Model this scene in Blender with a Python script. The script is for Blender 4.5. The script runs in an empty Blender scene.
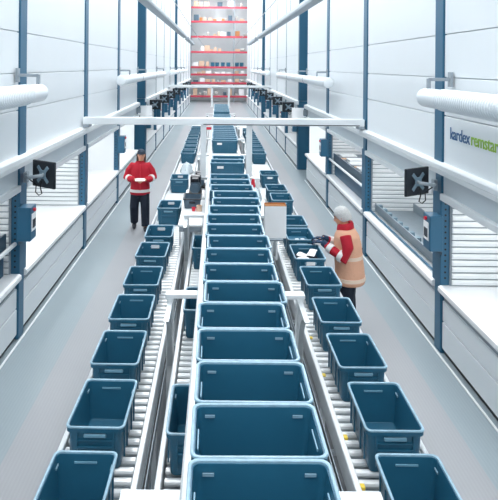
import bpy, bmesh, math, random
from mathutils import Vector, Matrix, Euler

random.seed(7)
SC = bpy.context.scene
COL = SC.collection
R = math.radians

# ------------------------------------------------------------------ camera
H = 3.6                       # eye height
F = 577.0                     # focal length in pixels of the 498x500 frame
PITCH, ROLL = R(0.0), R(0.5)
VPX, VPY = 217.0, 66.0        # vanishing point of the aisle
cam_data = bpy.data.cameras.new('camera')
cam = bpy.data.objects.new('camera', cam_data)
COL.objects.link(cam)
cam.location = (0, 0, H)
cam.rotation_euler = (Matrix.Rotation(R(90) - PITCH, 3, 'X') @ Matrix.Rotation(ROLL, 3, 'Z')).to_euler()
cam_data.sensor_fit = 'HORIZONTAL'
cam_data.sensor_width = 36.0
cam_data.lens = F / 498.0 * 36.0
cam_data.shift_x = (249.0 - VPX) / 498.0
cam_data.shift_y = -(250.0 - (VPY + F * math.tan(PITCH))) / 498.0
cam_data.clip_end = 200
SC.camera = cam

# ------------------------------------------------------------------ world, exposure
world = bpy.data.worlds.new('world')
SC.world = world
world.use_nodes = True
bg = world.node_tree.nodes['Background']
bg.inputs['Color'].default_value = (0.80, 0.90, 1.0, 1)
bg.inputs['Strength'].default_value = 0.6
SC.view_settings.view_transform = 'Standard'
SC.view_settings.look = 'None'
SC.view_settings.gamma = 1.0
SC.view_settings.use_curve_mapping = False
SC.view_settings.exposure = 0.14
SC.cycles.use_denoising = True
SC.cycles.max_bounces = 10
SC.cycles.diffuse_bounces = 5

LAMP_W = 215.0                # each unseen lamp added overhead to light the hall
NICHE_W = 13.0                # each access-opening strip light

# ------------------------------------------------------------------ materials
def lin(c):
    c = c / 255.0
    return c / 12.92 if c <= 0.04045 else ((c + 0.055) / 1.055) ** 2.4

def srgb(r, g, b):
    return (lin(r), lin(g), lin(b), 1.0)

MATS = {}
def mat(name, rgb, rough=0.5, metal=0.0, var=0.06, scale=6.0, bump=0.0, bscale=60.0, emit=0.0, alpha=1.0, trans=0.0, spec=0.5):
    if name in MATS:
        return MATS[name]
    m = bpy.data.materials.new(name)
    m.use_nodes = True
    nt = m.node_tree
    p = nt.nodes['Principled BSDF']
    c = srgb(*rgb)
    p.inputs['Roughness'].default_value = rough
    p.inputs['Metallic'].default_value = metal
    p.inputs['Specular IOR Level'].default_value = spec
    tc = nt.nodes.new('ShaderNodeTexCoord')
    nz = nt.nodes.new('ShaderNodeTexNoise')
    nz.inputs['Scale'].default_value = scale
    nz.inputs['Detail'].default_value = 4
    nt.links.new(tc.outputs['Object'], nz.inputs['Vector'])
    mx = nt.nodes.new('ShaderNodeMix')
    mx.data_type = 'RGBA'
    mx.inputs[6].default_value = tuple(x * (1 - var) for x in c[:3]) + (1,)
    mx.inputs[7].default_value = tuple(min(1, x * (1 + var)) for x in c[:3]) + (1,)
    nt.links.new(nz.outputs['Fac'], mx.inputs[0])
    nt.links.new(mx.outputs[2], p.inputs['Base Color'])
    if bump:
        n2 = nt.nodes.new('ShaderNodeTexNoise')
        n2.inputs['Scale'].default_value = bscale
        nt.links.new(tc.outputs['Object'], n2.inputs['Vector'])
        b = nt.nodes.new('ShaderNodeBump')
        b.inputs['Strength'].default_value = bump
        b.inputs['Distance'].default_value = 0.01
        nt.links.new(n2.outputs['Fac'], b.inputs['Height'])
        nt.links.new(b.outputs['Normal'], p.inputs['Normal'])
    if emit:
        p.inputs['Emission Color'].default_value = c
        p.inputs['Emission Strength'].default_value = emit
    if alpha < 1:
        p.inputs['Alpha'].default_value = alpha
    if trans:
        p.inputs['Transmission Weight'].default_value = trans
    MATS[name] = m
    return m

M_WALL = mat('painted_panel', (228, 233, 236), 0.42, var=0.02, scale=0.7)
M_PANEL2 = mat('painted_panel_grey', (208, 216, 221), 0.45, var=0.02, scale=0.9)
M_WHITE = mat('white_enamel', (238, 241, 242), 0.35, var=0.015)
M_COUNTER = mat('white_laminate', (242, 244, 245), 0.3, var=0.01)
M_BLUE = mat('blue_steel', (40, 96, 126), 0.4, var=0.06, scale=2)
M_BLUE_D = mat('dark_blue_steel', (38, 84, 112), 0.4, var=0.05, scale=2)
M_BIN = mat('bin_plastic', (39, 99, 126), 0.36, var=0.07, scale=5)
M_RIM = mat('bin_rim_plastic', (146, 180, 198), 0.3, var=0.3, scale=25)  # pale from edge wear, with the gloss highlight put into the colour
M_BINH = mat('bin_handle_plastic', (122, 168, 190), 0.35, var=0.1, scale=20)
M_ZINC = mat('zinc_steel', (205, 211, 214), 0.3, metal=0.55, var=0.06, scale=12)
M_ROLL = mat('roller_steel', (236, 239, 240), 0.3, metal=0.15, var=0.05, scale=10)
M_ALU = mat('white_aluminium', (233, 237, 239), 0.3, metal=0.1, var=0.03)
M_GREYSTEEL = mat('grey_steel', (140, 152, 160), 0.4, metal=0.4, var=0.1, scale=9)
M_DARK = mat('dark_plastic', (28, 34, 42), 0.4, var=0.1)
M_BLACK = mat('black_rubber', (14, 17, 21), 0.5, var=0.1)
M_GREY = mat('grey_plastic', (150, 160, 168), 0.45, var=0.05)
M_MGREY = mat('monitor_grey', (122, 146, 160), 0.45, var=0.05)
M_RED = mat('red_fabric', (188, 26, 48), 0.8, var=0.1, scale=18, bump=0.4, bscale=40)
M_REDP = mat('red_plastic', (214, 40, 62), 0.4, var=0.05)
M_BEAMRED = mat('red_shelf_paint', (196, 66, 86), 0.5, var=0.06)
M_BEIGE = mat('beige_fabric', (230, 176, 146), 0.8, var=0.08, scale=14, bump=0.4, bscale=40)
M_NAVY = mat('navy_fabric', (22, 32, 48), 0.85, var=0.12, scale=16, bump=0.4, bscale=45)
M_REFL = mat('reflective_tape', (232, 230, 228), 0.4, var=0.03)
M_VBAND = mat('worn_reflective_tape', (236, 212, 192), 0.5, var=0.1)
M_SKIN = mat('skin', (222, 160, 130), 0.5, var=0.05, spec=0.35)
M_HAIRG = mat('grey_hair', (214, 214, 212), 0.8, var=0.2, scale=40, bump=0.8, bscale=60)
M_HAIRB = mat('brown_hair', (74, 48, 36), 0.7, var=0.2, scale=40)
M_CAP = mat('cap_fabric', (46, 58, 72), 0.8, var=0.1, scale=20)
M_GLOVE = mat('glove_fabric', (34, 60, 88), 0.8, var=0.1, scale=20)
M_SHOE = mat('shoe_leather', (50, 54, 60), 0.5, var=0.1)
M_PAPER = mat('paper', (245, 246, 247), 0.7, var=0.01)
M_CARTON = mat('cardboard', (186, 130, 84), 0.8, var=0.08, scale=10)
M_CREAM = mat('pale_cardboard', (214, 184, 160), 0.8, var=0.08, scale=10)
M_SACK = mat('sack_cloth', (192, 192, 188), 0.8, var=0.08, scale=10)
M_FILM = mat('plastic_film', (196, 208, 214), 0.15, var=0.08, scale=12, bump=0.8, bscale=18)
M_DUCT = mat('duct_plastic', (228, 234, 238), 0.4, var=0.02)
M_YEL = mat('yellow_plastic', (236, 206, 70), 0.4)
M_LOGOB = mat('logo_blue', (58, 98, 142), 0.5)
M_LOGOG = mat('logo_green', (150, 190, 70), 0.5)
M_LED = mat('lamp_diffuser', (255, 255, 255), 0.5, emit=4.0)
M_SCREEN = mat('screen_dark', (40, 52, 66), 0.2)
M_TRAY = mat('tray_steel', (74, 96, 112), 0.4, metal=0.2)
M_CEIL = mat('ceiling_paint', (225, 229, 232), 0.7, var=0.02)

def floor_material():
    m = bpy.data.materials.new('floor_coating')
    m.use_nodes = True
    nt = m.node_tree
    p = nt.nodes['Principled BSDF']
    tc = nt.nodes.new('ShaderNodeTexCoord')
    sep = nt.nodes.new('ShaderNodeSeparateXYZ')
    nt.links.new(tc.outputs['Object'], sep.inputs[0])
    # three coating strips along the aisle: cool by the machines, warmer in the walkways
    ramp = nt.nodes.new('ShaderNodeValToRGB')
    ramp.color_ramp.interpolation = 'CONSTANT'
    mr = nt.nodes.new('ShaderNodeMapRange')
    mr.inputs['From Min'].default_value = -5
    mr.inputs['From Max'].default_value = 5
    nt.links.new(sep.outputs['X'], mr.inputs['Value'])
    nt.links.new(mr.outputs['Result'], ramp.inputs['Fac'])
    cool, warm = srgb(144, 157, 163), srgb(155, 158, 162)
    e = ramp.color_ramp.elements
    e[0].position, e[0].color = 0.0, cool
    e[1].position, e[1].color = (-1.95 + 5) / 10, warm
    n = e.new((2.40 + 5) / 10)
    n.color = cool
    # fine ribs running along the aisle
    wv = nt.nodes.new('ShaderNodeTexWave')
    wv.bands_direction = 'X'
    wv.inputs['Scale'].default_value = 9.0
    wv.inputs['Distortion'].default_value = 0.3
    nt.links.new(tc.outputs['Object'], wv.inputs['Vector'])
    nz = nt.nodes.new('ShaderNodeTexNoise')
    nz.inputs['Scale'].default_value = 0.6
    nz.inputs['Detail'].default_value = 6
    nt.links.new(tc.outputs['Object'], nz.inputs['Vector'])
    add = nt.nodes.new('ShaderNodeMath')
    add.operation = 'MULTIPLY_ADD'
    add.inputs[1].default_value = 0.16
    add.inputs[2].default_value = 0.88
    nt.links.new(nz.outputs['Fac'], add.inputs[0])
    ad2 = nt.nodes.new('ShaderNodeMath')
    ad2.operation = 'MULTIPLY_ADD'
    ad2.inputs[1].default_value = 0.05
    nt.links.new(wv.outputs['Fac'], ad2.inputs[0])
    nt.links.new(add.outputs[0], ad2.inputs[2])
    mul = nt.nodes.new('ShaderNodeVectorMath')
    mul.operation = 'SCALE'
    nt.links.new(ramp.outputs['Color'], mul.inputs[0])
    nt.links.new(ad2.outputs[0], mul.inputs['Scale'])
    nt.links.new(mul.outputs[0], p.inputs['Base Color'])
    p.inputs['Roughness'].default_value = 0.42
    return m
M_FLOOR = floor_material()

# ------------------------------------------------------------------ mesh helpers
class MB:
    """collects shapes, builds ONE mesh object"""
    def __init__(self):
        self.bm = bmesh.new()
    def box(self, x0, x1, y0, y1, z0, z1, bev=0.0, seg=2):
        x0, x1 = min(x0, x1), max(x0, x1)
        y0, y1 = min(y0, y1), max(y0, y1)
        z0, z1 = min(z0, z1), max(z0, z1)
        c = [(x0,y0,z0),(x1,y0,z0),(x1,y1,z0),(x0,y1,z0),(x0,y0,z1),(x1,y0,z1),(x1,y1,z1),(x0,y1,z1)]
        v = [self.bm.verts.new(p) for p in c]
        fs = [self.bm.faces.new([v[i] for i in f]) for f in ((0,3,2,1),(4,5,6,7),(0,1,5,4),(1,2,6,5),(2,3,7,6),(3,0,4,7))]
        if bev:
            es = list({e for f in fs for e in f.edges})
            bmesh.ops.bevel(self.bm, geom=es, offset=bev, segments=seg, profile=0.5, affect='EDGES')
        return self
    def obox(self, mtx, sx, sy, sz, bev=0.0):
        n0 = len(self.bm.verts)
        tmp = MB().box(-sx/2, sx/2, -sy/2, sy/2, -sz/2, sz/2, bev)
        me = bpy.data.meshes.new('t'); tmp.bm.to_mesh(me); tmp.bm.free()
        me.transform(mtx); self.bm.from_mesh(me); bpy.data.meshes.remove(me)
        return self
    def prism(self, prof, axis, a, b):
        """extrude a closed 2-D profile along axis; profile is in the two other axes, in order"""
        def P(u, v, t):
            return {'X': (t, u, v), 'Y': (u, t, v), 'Z': (u, v, t)}[axis]
        A = [self.bm.verts.new(P(u, v, a)) for u, v in prof]
        B = [self.bm.verts.new(P(u, v, b)) for u, v in prof]
        n = len(prof)
        for i in range(n):
            self.bm.faces.new((A[i], A[(i+1) % n], B[(i+1) % n], B[i]))
        self.bm.faces.new(A[::-1]); self.bm.faces.new(B)
        return self
    def rings(self, loops, cap0=True, cap1=True, closed=True):
        vs = [[self.bm.verts.new(p) for p in lp] for lp in loops]
        for a, b in zip(vs, vs[1:]):
            n = len(a)
            for i in range(n if closed else n - 1):
                self.bm.faces.new((a[i], a[(i+1) % n], b[(i+1) % n], b[i]))
        if cap0: self.bm.faces.new(vs[0][::-1])
        if cap1: self.bm.faces.new(vs[-1])
        return self
    def tube(self, pts, rad, seg=10, cap=True):
        pts = [Vector(p) for p in pts]
        if not isinstance(rad, (list, tuple)): rad = [rad] * len(pts)
        loops = []
        up = None
        for i, p in enumerate(pts):
            t = (pts[min(i+1, len(pts)-1)] - pts[max(i-1, 0)]).normalized()
            if up is None:
                up = Vector((0, 0, 1)) if abs(t.z) < 0.9 else Vector((1, 0, 0))
            u = t.cross(up).normalized(); v = u.cross(t).normalized(); up = v
            r = rad[i]; ru, rv = r if isinstance(r, tuple) else (r, r)
            loops.append([p + u * (ru * math.cos(2*math.pi*k/seg)) + v * (rv * math.sin(2*math.pi*k/seg)) for k in range(seg)])
        return self.rings(loops, cap, cap)
    def ball(self, c, rx, ry, rz, su=14, sv=9):
        c = Vector(c)
        loops = []
        for j in range(1, sv):
            a = -math.pi/2 + math.pi*j/sv
            loops.append([c + Vector((rx*math.cos(a)*math.cos(2*math.pi*k/su), ry*math.cos(a)*math.sin(2*math.pi*k/su), rz*math.sin(a))) for k in range(su)])
        return self.rings(loops)
    def mesh(self, name, material, smooth=False):
        bmesh.ops.recalc_face_normals(self.bm, faces=self.bm.faces)
        me = bpy.data.meshes.new(name)
        self.bm.to_mesh(me); self.bm.free()
        me.materials.append(material)
        if smooth:
            me.shade_smooth()
            try:
                me.set_sharp_from_angle(angle=R(35))
            except Exception:
                pass
        return me
    def build(self, name, material, parent=None, smooth=False, loc=None):
        return link(name, self.mesh(name, material, smooth), parent, loc)

def link(name, data, parent=None, loc=None):
    o = bpy.data.objects.new(name, data)
    COL.objects.link(o)
    if parent is not None: o.parent = parent
    if loc is not None: o.location = loc
    return o

def tag(o, label, cat, group=None):
    o['label'] = label; o['category'] = cat
    if group: o['group'] = group
    return o

def thing(name, label, cat, loc=(0, 0, 0), rz=0.0, group=None):
    o = link(name, None, None, loc)
    o.rotation_euler = (0, 0, rz)
    o.empty_display_size = 0.1
    return tag(o, label, cat, group)

def struct(o):
    o['kind'] = 'structure'
    return o

ORD = ['first','second','third','fourth','fifth','sixth','seventh','eighth','ninth','tenth','eleventh','twelfth',
       'thirteenth','fourteenth','fifteenth','sixteenth','seventeenth','eighteenth','nineteenth','twentieth']
def ordinal(i):
    if i < 20: return ORD[i]
    tens = ['', '', 'twenty', 'thirty', 'forty'][(i+1)//10]
    k = (i+1) % 10
    return {2: 'twentieth', 3: 'thirtieth', 4: 'fortieth'}[(i+1)//10] if k == 0 else tens + '-' + ORD[k-1]

def rrect(hx, hy, r, z, n=4):
    out = []
    for cx, cy, a0 in ((hx-r, hy-r, 0), (-hx+r, hy-r, 90), (-hx+r, -hy+r, 180), (hx-r, -hy+r, 270)):
        for k in range(n+1):
            a = R(a0 + 90*k/n)
            out.append((cx + r*math.cos(a), cy + r*math.sin(a), z))
    return out

# ------------------------------------------------------------------ the hall
WL, WR = -2.59, 2.87           # fronts of the storage machines
CX = 0.19                      # centre line of the conveyor
CEIL = 12.0
Y0, Y1 = -5.0, 60.0
struct(MB().box(-5.0, 5.2, Y0, Y1, -0.2, 0.0).build('floor', M_FLOOR))
struct(MB().box(-5.0, 5.2, Y0, Y1, CEIL, CEIL+0.2).build('ceiling', M_CEIL))
struct(MB().box(-5.0, 5.2, Y1, Y1+0.2, 0, CEIL).build('wall_back', M_WALL))
struct(MB().box(-5.0, 5.2, Y0-0.2, Y0, 0, CEIL).build('wall_front', M_WALL))
struct(MB().box(-5.2, -5.0, Y0, Y1, 0, CEIL).build('wall_left', M_WALL))
struct(MB().box(5.2, 5.4, Y0, Y1, 0, CEIL).build('wall_right', M_WALL))

def unseen_ceiling_lamp(x, y, ln, label, power=1.0):  # out of view; rows of lamps put in to light the hall
    t = thing('unseen_ceiling_lamp', label, 'lamp', (x, y, 10.9), group='unseen ceiling lamps added above the aisle')
    MB().box(-0.35, 0.35, -ln/2, ln/2, 0.0, 0.14, 0.02).build('housing', M_WHITE, t)
    MB().box(-0.31, 0.31, -ln/2+0.04, ln/2-0.04, -0.02, 0.0).build('diffuser', M_LED, t)
    for dy in (-ln*0.35, ln*0.35):
        MB().tube([(0, dy, 0.14), (0, dy, CEIL-10.9)], 0.012, 6).build('hanger', M_GREYSTEEL, t)
    ld = bpy.data.lights.new('lamp_light', 'AREA')
    ld.shape = 'RECTANGLE'; ld.size = 0.6; ld.size_y = ln - 0.1
    ld.energy = LAMP_W * power; ld.color = (0.97, 0.985, 1.0)
    lo = bpy.data.objects.new('lamp_light', ld); COL.objects.link(lo)
    lo.parent = t; lo.location = (0, 0, -0.03)
for i, y in enumerate((-0.5, 9.0, 18.5, 28.0, 37.5, 45.5, 53.5)):
    for s, x in (('left', CX-1.5), ('right', CX+1.5)):
        unseen_ceiling_lamp(x, y, 8.0, 'unseen ceiling lamp added for light, %s in the %s row over the aisle' % (ordinal(i), s), 1.35 if y > 50 else 1.0)  # last pair made stronger to brighten the end rack

# ------------------------------------------------------------------ storage machines along both sides
UP = [(2.40, 3.00), (3.00, 3.48), (3.48, 4.02), (4.02, 7.40), (7.40, 11.6)]
DEPTH = 1.35
def mirror(side):
    W = WL if side < 0 else WR
    # local u: 0 on the machine front, + into the machine, - towards the aisle
    return lambda u: W + side * u

def slat_mesh(w, h):
    """one roller-shutter slat: bowed lamella, lies along X, face to -Y"""
    prof = [(0.0, 0.0), (-0.012, 0.04*h), (-0.020, 0.45*h), (-0.020, 0.70*h), (-0.012, 0.80*h), (0.010, 0.80*h), (0.010, 0.0)]
    return MB().prism(prof, 'X', 0, w).mesh('slat', M_WHITE)
SLAT_H = 0.081
SLAT = slat_mesh(DEPTH - 0.12, SLAT_H)
HOLE = MB().tube([(0, -0.006, 0), (0, 0.006, 0)], 0.014, 8).mesh('roller_pin', M_BLACK)

def machine(side, y0, y1, label, kind, upper_col=0.27, thin=False, pins=False, detail=True):
    X = mirror(side)
    y1 = y1 - 0.003
    cw = 0.27
    t = thing('storage_machine', label, 'storage machine', (X(0), (y0+y1)/2, 0), group='storage machines along the aisle')
    ox, oy = X(0), (y0+y1)/2
    def part(name, m, mb, parent=t, smooth=False):
        o = mb.build(name, m, parent, smooth)
        if parent is t:
            o.location = (-ox, -oy, 0)
        return o
    # upper panels, joints left open between them
    ya, yb = y0 + (upper_col if not thin else 0.06), y1
    part('core', M_PANEL2, MB().box(X(0.03), X(0.10), y0, y1, 2.0, 11.6))
    for z0, z1 in UP:
        part('upper_panel', M_WALL, MB().box(X(0), X(0.03), ya+0.006, yb-0.006, z0+0.006, z1-0.006, 0.004, 1))
    # blue column at the near end
    mc = M_BLUE if not thin else M_GREY
    part('upper_column', mc, MB().box(X(-0.02), X(0.05), y0+0.005, ya-0.005, 2.40, 11.6, 0.006, 1))
    c = part('column', M_BLUE, MB().box(X(-0.025), X(0.16), y0, y0+0.20, 0.0, 2.28, 0.008, 1).box(X(-0.03), X(0.06), y0+0.002, y0+cw, 0.86, 2.02, 0.006, 1))
    # beam, fascia and lip over the opening
    s = 1
    prof = [(X(-0.02), 2.41), (X(-0.10), 2.39), (X(-0.105), 2.345), (X(-0.095), 2.34), (X(-0.105), 2.335), (X(-0.10), 2.28), (X(0.02), 2.27), (X(0.02), 2.41)]
    part('beam', M_WHITE, MB().prism(prof, 'Y', y0, y1))
    part('fascia', M_PANEL2, MB().box(X(0.0), X(0.04), y0+0.20, y1, 2.02, 2.275))
    part('opening_lip', M_WHITE, MB().box(X(-0.05), X(0.05), y0+cw, y1, 1.935, 2.02, 0.012))
    # counter
    prof = [(X(DEPTH), 0.86), (X(-0.03), 0.86), (X(-0.06), 0.845), (X(-0.065), 0.80), (X(-0.05), 0.775), (X(0.0), 0.765), (X(DEPTH), 0.765)]
    part('counter', M_COUNTER, MB().prism(prof, 'Y', y0+0.20, y1))
    # front panels under the counter
    part('recess_band', M_GREY, MB().box(X(0.02), X(0.06), y0+0.2, y1, 0.67, 0.765))  # recessed band; shadow under the counter lip put into its grey
    part('lower_panel', M_WALL, MB().box(X(0.0), X(0.03), y0+0.205, y1-0.005, 0.415, 0.67, 0.004, 1))
    part('lower_panel', M_WALL, MB().box(X(-0.005), X(0.03), y0+0.205, y1-0.005, 0.07, 0.40, 0.006, 1))
    part('plinth', M_BLACK, MB().box(X(0.03), X(0.10), y0+0.2, y1, 0.0, 0.07))
    part('kerb', M_WHITE, MB().box(X(-0.07), X(-0.045), y0, y1, 0.0, 0.018, 0.004, 1))
    # the niche: back, roof and far side
    part('niche_back', M_WHITE, MB().box(X(DEPTH), X(DEPTH+0.04), y0+0.05, y1, 0.766, 2.10))
    part('niche_roof', M_WHITE, MB().box(X(0.04), X(DEPTH), y0+0.2, y1, 2.03, 2.06))
    yf = y1 - 0.02
    part('niche_side', M_WHITE if kind == 'plain' else M_GREY, MB().box(X(0.08), X(DEPTH), yf, yf+0.02, 0.86, 2.03))
    part('niche_side', M_WHITE, MB().box(X(0.08), X(DEPTH), y0+0.21, y0+0.23, 0.86, 2.03))
    if kind in ('slats', 'tray', 'low_tray'):
        z = 0.875
        while z + SLAT_H < 2.02:
            o = link('slat', SLAT, t)
            xa = X(0.10) if side > 0 else X(DEPTH - 0.02)
            o.location = (xa - ox, yf - 0.013 - oy, z)
            z += SLAT_H
    if kind == 'tray':           # a carrier tray brought up to the opening
        tr = part('carrier_tray', M_GREYSTEEL, MB().box(X(0.10), X(0.12), y0+0.32, y1-0.12, 1.22, 1.42).box(X(1.0), X(1.02), y0+0.32, y1-0.12, 1.22, 1.42).box(X(0.12), X(1.0), y0+0.32, y1-0.12, 1.22, 1.24))
        tr.data.materials[0] = M_TRAY
        n = 9
        for k in range(n):
            yy = y0 + 0.40 + (y1 - y0 - 0.62) * k / (n-1)
            d = MB().box(X(0.13), X(0.99), yy-0.006, yy+0.006, 1.245, 1.40).build('divider', M_GREY, tr)
        part('tray_skirt', M_BLUE_D, MB().box(X(0.14), X(0.17), y0+0.3, y1-0.1, 0.87, 1.215))
        part('hand_rail', M_WHITE, MB().tube([(X(0.03), y0+0.2, 1.25), (X(0.03), y1, 1.25)], 0.028, 8), smooth=True)
    if kind == 'low_tray':
        tr = part('carrier_tray', M_GREYSTEEL, MB().box(X(0.13), X(0.15), y0+0.30, y1-0.10, 0.90, 1.04).box(X(0.85), X(0.87), y0+0.30, y1-0.10, 0.90, 1.04).box(X(0.15), X(0.85), y0+0.30, y1-0.10, 0.885, 0.90))
        for k in range(12):
            yy = y0 + 0.36 + (y1 - y0 - 0.52) * k / 11
            MB().box(X(0.155), X(0.25), yy-0.05, yy+0.05, 0.905, 1.02).build('divider', M_MGREY, tr)
        part('tray_guide', M_BLUE, MB().tube([(X(0.06), y0+0.2, 0.885), (X(0.06), y1, 0.885)], 0.016, 8), smooth=True)
    if pins:                      # perforated guide strip beside the column
        part('guide_strip', M_BLUE_D, MB().box(X(0.06), X(0.10), y0+cw-0.005, y0+cw+0.02, 0.87, 2.0))
        g = part('guide_strip', M_BLUE_D, MB().box(X(0.16), X(0.24), y0+0.01, y0+0.04, 0.87, 2.0))
        for k in range(15):
            o = link('roller_pin', HOLE, c)
            o.location = (X(0.03), y0+0.004, 0.95 + k*0.072)
        part('label_strip', M_PAPER, MB().box(X(0.10), X(0.13), y0+0.002, y0+0.008, 0.92, 1.05))
    # strip light in the roof of the opening
    if detail:
        part('niche_lamp', M_LED, MB().box(X(0.30), X(0.38), y0+0.5, y1-0.3, 2.01, 2.03))
        ld = bpy.data.lights.new('niche_light', 'AREA'); ld.shape = 'RECTANGLE'
        ld.size = 0.5; ld.size_y = (y1-y0)*0.8; ld.energy = NICHE_W; ld.color = (0.96, 0.98, 1.0)
        lo = bpy.data.objects.new('niche_light', ld); COL.objects.link(lo)
        lo.parent = t; lo.location = (X(0.55)-ox, 0.1, 2.0)
    return t

LY = [3.85, 7.54, 11.27, 15.05, 18.75]
RY = [3.60, 7.28, 10.98, 14.75, 18.30]
L2 = [20.9, 24.5, 28.1, 31.7, 35.3]
R2 = [20.2, 23.8, 27.4, 31.0, 34.6]
L3 = [37.3, 41.0, 44.7, 48.4, 52.1, 55.6]
R3 = [36.6, 40.3, 44.0, 47.7, 51.4, 55.0]
def machines(side, ys, kinds, start, thin, pins, word):
    for i, (a, b) in enumerate(zip(ys, ys[1:])):
        machine(side, a, b, 'white %s storage machine with blue column, %s one along the %s side of the aisle' % (
            {'slats': 'slatted', 'tray': 'tray-loaded', 'low_tray': 'open-tray', 'plain': 'plain'}[kinds[i]], ordinal(start+i), word),
            kinds[i], thin=thin, pins=pins, detail=not thin)
machines(-1, LY, ['tray', 'slats', 'plain', 'plain'], 0, False, True, 'left')
machines(+1, RY, ['slats', 'low_tray', 'tray', 'plain'], 0, False, True, 'right')
machines(-1, L2, ['plain']*4, 4, True, False, 'left')
machines(+1, R2, ['plain']*4, 4, True, False, 'right')
machines(-1, L3, ['plain']*5, 8, True, False, 'left')
machines(+1, R3, ['plain']*5, 8, True, False, 'right')

# blue end panels that close each block of machines, facing the camera
for side, y, lab in ((-1, 20.9, 'tall blue end panel of the left machine block beyond the white crossbeam'),
                     (1, 20.2, 'tall blue end panel of the right machine block beyond the white crossbeam'),
                     (-1, 37.3, 'tall blue end panel of the farthest left machine block'),
                     (1, 36.6, 'tall blue end panel of the farthest right machine block')):
    X = mirror(side)
    t = thing('end_panel', lab, 'panel', (X(0.6), y-0.03, 0), group='blue end panels')
    for k, (z0, z1) in enumerate(((0.0, 2.4), (2.4, 6.0), (6.0, 11.6))):
        MB().box(-0.60, 0.60, -0.02, 0.02, z0+0.004, z1-0.004, 0.004, 1).build('panel', M_BLUE, t)

# ------------------------------------------------------------------ writing on the right wall
def wall_text(body, size, material, parent, y, z, xs=1.0):
    cu = bpy.data.curves.new('lettering', 'FONT')
    cu.body = body; cu.size = size; cu.extrude = 0.003; cu.space_character = 0.97; cu.offset = 0.001
    o = bpy.data.objects.new('lettering', cu); COL.objects.link(o)
    bpy.context.view_layer.update()
    dg = bpy.context.evaluated_depsgraph_get()
    me = bpy.data.meshes.new_from_object(o.evaluated_get(dg))
    w = max(v.co.x for v in me.vertices)
    bpy.data.objects.remove(o)
    me.materials.clear(); me.materials.append(material)
    q = link('lettering', me, parent)
    q.matrix_local = Matrix.Translation(Vector((WR - 0.004, y, z))) @ Matrix.Rotation(R(-90), 4, 'Z') @ Matrix.Rotation(R(90), 4, 'X') @ Matrix.Diagonal((xs, 1, 1, 1))
    return q, w * xs
sign = thing('wall_lettering', 'blue and green maker lettering on the white panel above the right machine', 'sign', (0, 0, 0))
q, w = wall_text('kardex', 0.205, M_LOGOB, sign, 7.08, 2.735)
q.parent = sign
q2, w2 = wall_text('remstar', 0.205, M_LOGOG, sign, 7.08 - w - 0.02, 2.735)

# ------------------------------------------------------------------ monitors and control boxes at the columns
def monitor(side, y, label, yaw=0.0):
    X = mirror(side)
    t = thing('monitor', label, 'monitor', (X(-0.38), y-0.12, 2.19), group='monitors on wall arms')
    # local +x towards the machine; screen faces away from the camera
    s = side
    rot = Matrix.Rotation(yaw, 4, 'Z')
    p = MB().obox(rot @ Matrix.Translation((0, 0.0, 0)), 0.42, 0.035, 0.34, 0.008).build('housing', M_DARK, t)
    MB().obox(rot @ Matrix.Translation((0, 0.019, 0)), 0.39, 0.006, 0.31).build('screen', M_SCREEN, t)
    m = MB()
    m.obox(rot @ Matrix.Translation((0, -0.026, 0)), 0.11, 0.016, 0.11, 0.004)
    for a in (45, -45):
        m.obox(rot @ Matrix.Translation((0, -0.024, 0)) @ Matrix.Rotation(R(a), 4, 'Y'), 0.045, 0.012, 0.28, 0.003)
    m.build('mount_plate', M_MGREY, t)
    arm = MB().tube([(0, -0.03, 0), (0.0, -0.10, 0.0), (s*0.16, -0.13, -0.02), (s*0.29, 0.17, -0.07)], 0.022, 8)
    arm.build('arm', M_GREY, t, True)
    MB().obox(Matrix.Translation((s*0.300, 0.21, -0.08)), 0.05, 0.10, 0.14, 0.01).build('wall_bracket', M_GREY, t)
    pts = [(0.02*s, -0.04, -0.08), (0.03*s, -0.06, -0.16), (0.01*s, -0.06, -0.235), (0.05*s, -0.055, -0.26), (0.09*s, -0.06, -0.22), (0.08*s, -0.07, -0.12), (0.15*s, -0.12, -0.045)]
    MB().tube(pts, 0.008, 6).build('cable', M_BLACK, t, True)
    return t

def control_box(side, y, label, detail=True, m=None):
    X = mirror(side)
    t = thing('control_box', label, 'control box', (X(-0.033), y+0.06, 1.53), group='control boxes on the columns')
    s = side
    MB().box(-s*0.17, 0, -0.12, 0.12, -0.22, 0.22, 0.012).build('housing', m or M_BLUE, t)
    MB().box(-s*0.006, 0, -0.09, 0.09, -0.28, -0.22).build('bracket', M_BLUE_D, t)
    MB().box(-s*0.171, -s*0.178, -0.085, 0.085, -0.10, 0.13, 0.003, 1).build('key_panel', M_PAPER, t)
    MB().box(-s*0.178, -s*0.182, -0.06, 0.06, -0.06, 0.05).build('display', M_SCREEN, t)
    MB().tube([(-s*0.17, 0.0, 0.17), (-s*0.20, 0.0, 0.17)], 0.022, 10).build('stop_button', M_REDP, t, True)
    return t

monitor(-1, 7.54, 'black monitor seen from behind on an arm at the nearest left blue column', R(-34))
monitor(1, 7.28, 'black monitor seen from behind on an arm at the nearest right blue column', R(32))
control_box(-1, 7.50, 'blue control box with display on the nearest left blue column')
control_box(1, 7.24, 'blue control box with display on the nearest right blue column')
control_box(-1, 15.05, 'blue control box on the third left blue column beyond the walking man')
control_box(1, 14.75, 'blue control box on the right blue column under the white crossbeam')
k = 0
for side, ys, word in ((-1, L2 + L3, 'left'), (1, R2 + R3, 'right')):
    for i, y in enumerate(ys[:8]):
        if y in (L2[-1], R2[-1]): continue
        monitor(side, y+0.02, 'small far black monitor, %s beyond the crossbeam along the %s machines' % (ordinal(i), word), R(-12*side*-1))
        control_box(side, y+0.10, 'small far blue control box, %s beyond the crossbeam along the %s machines' % (ordinal(i), word))

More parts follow.
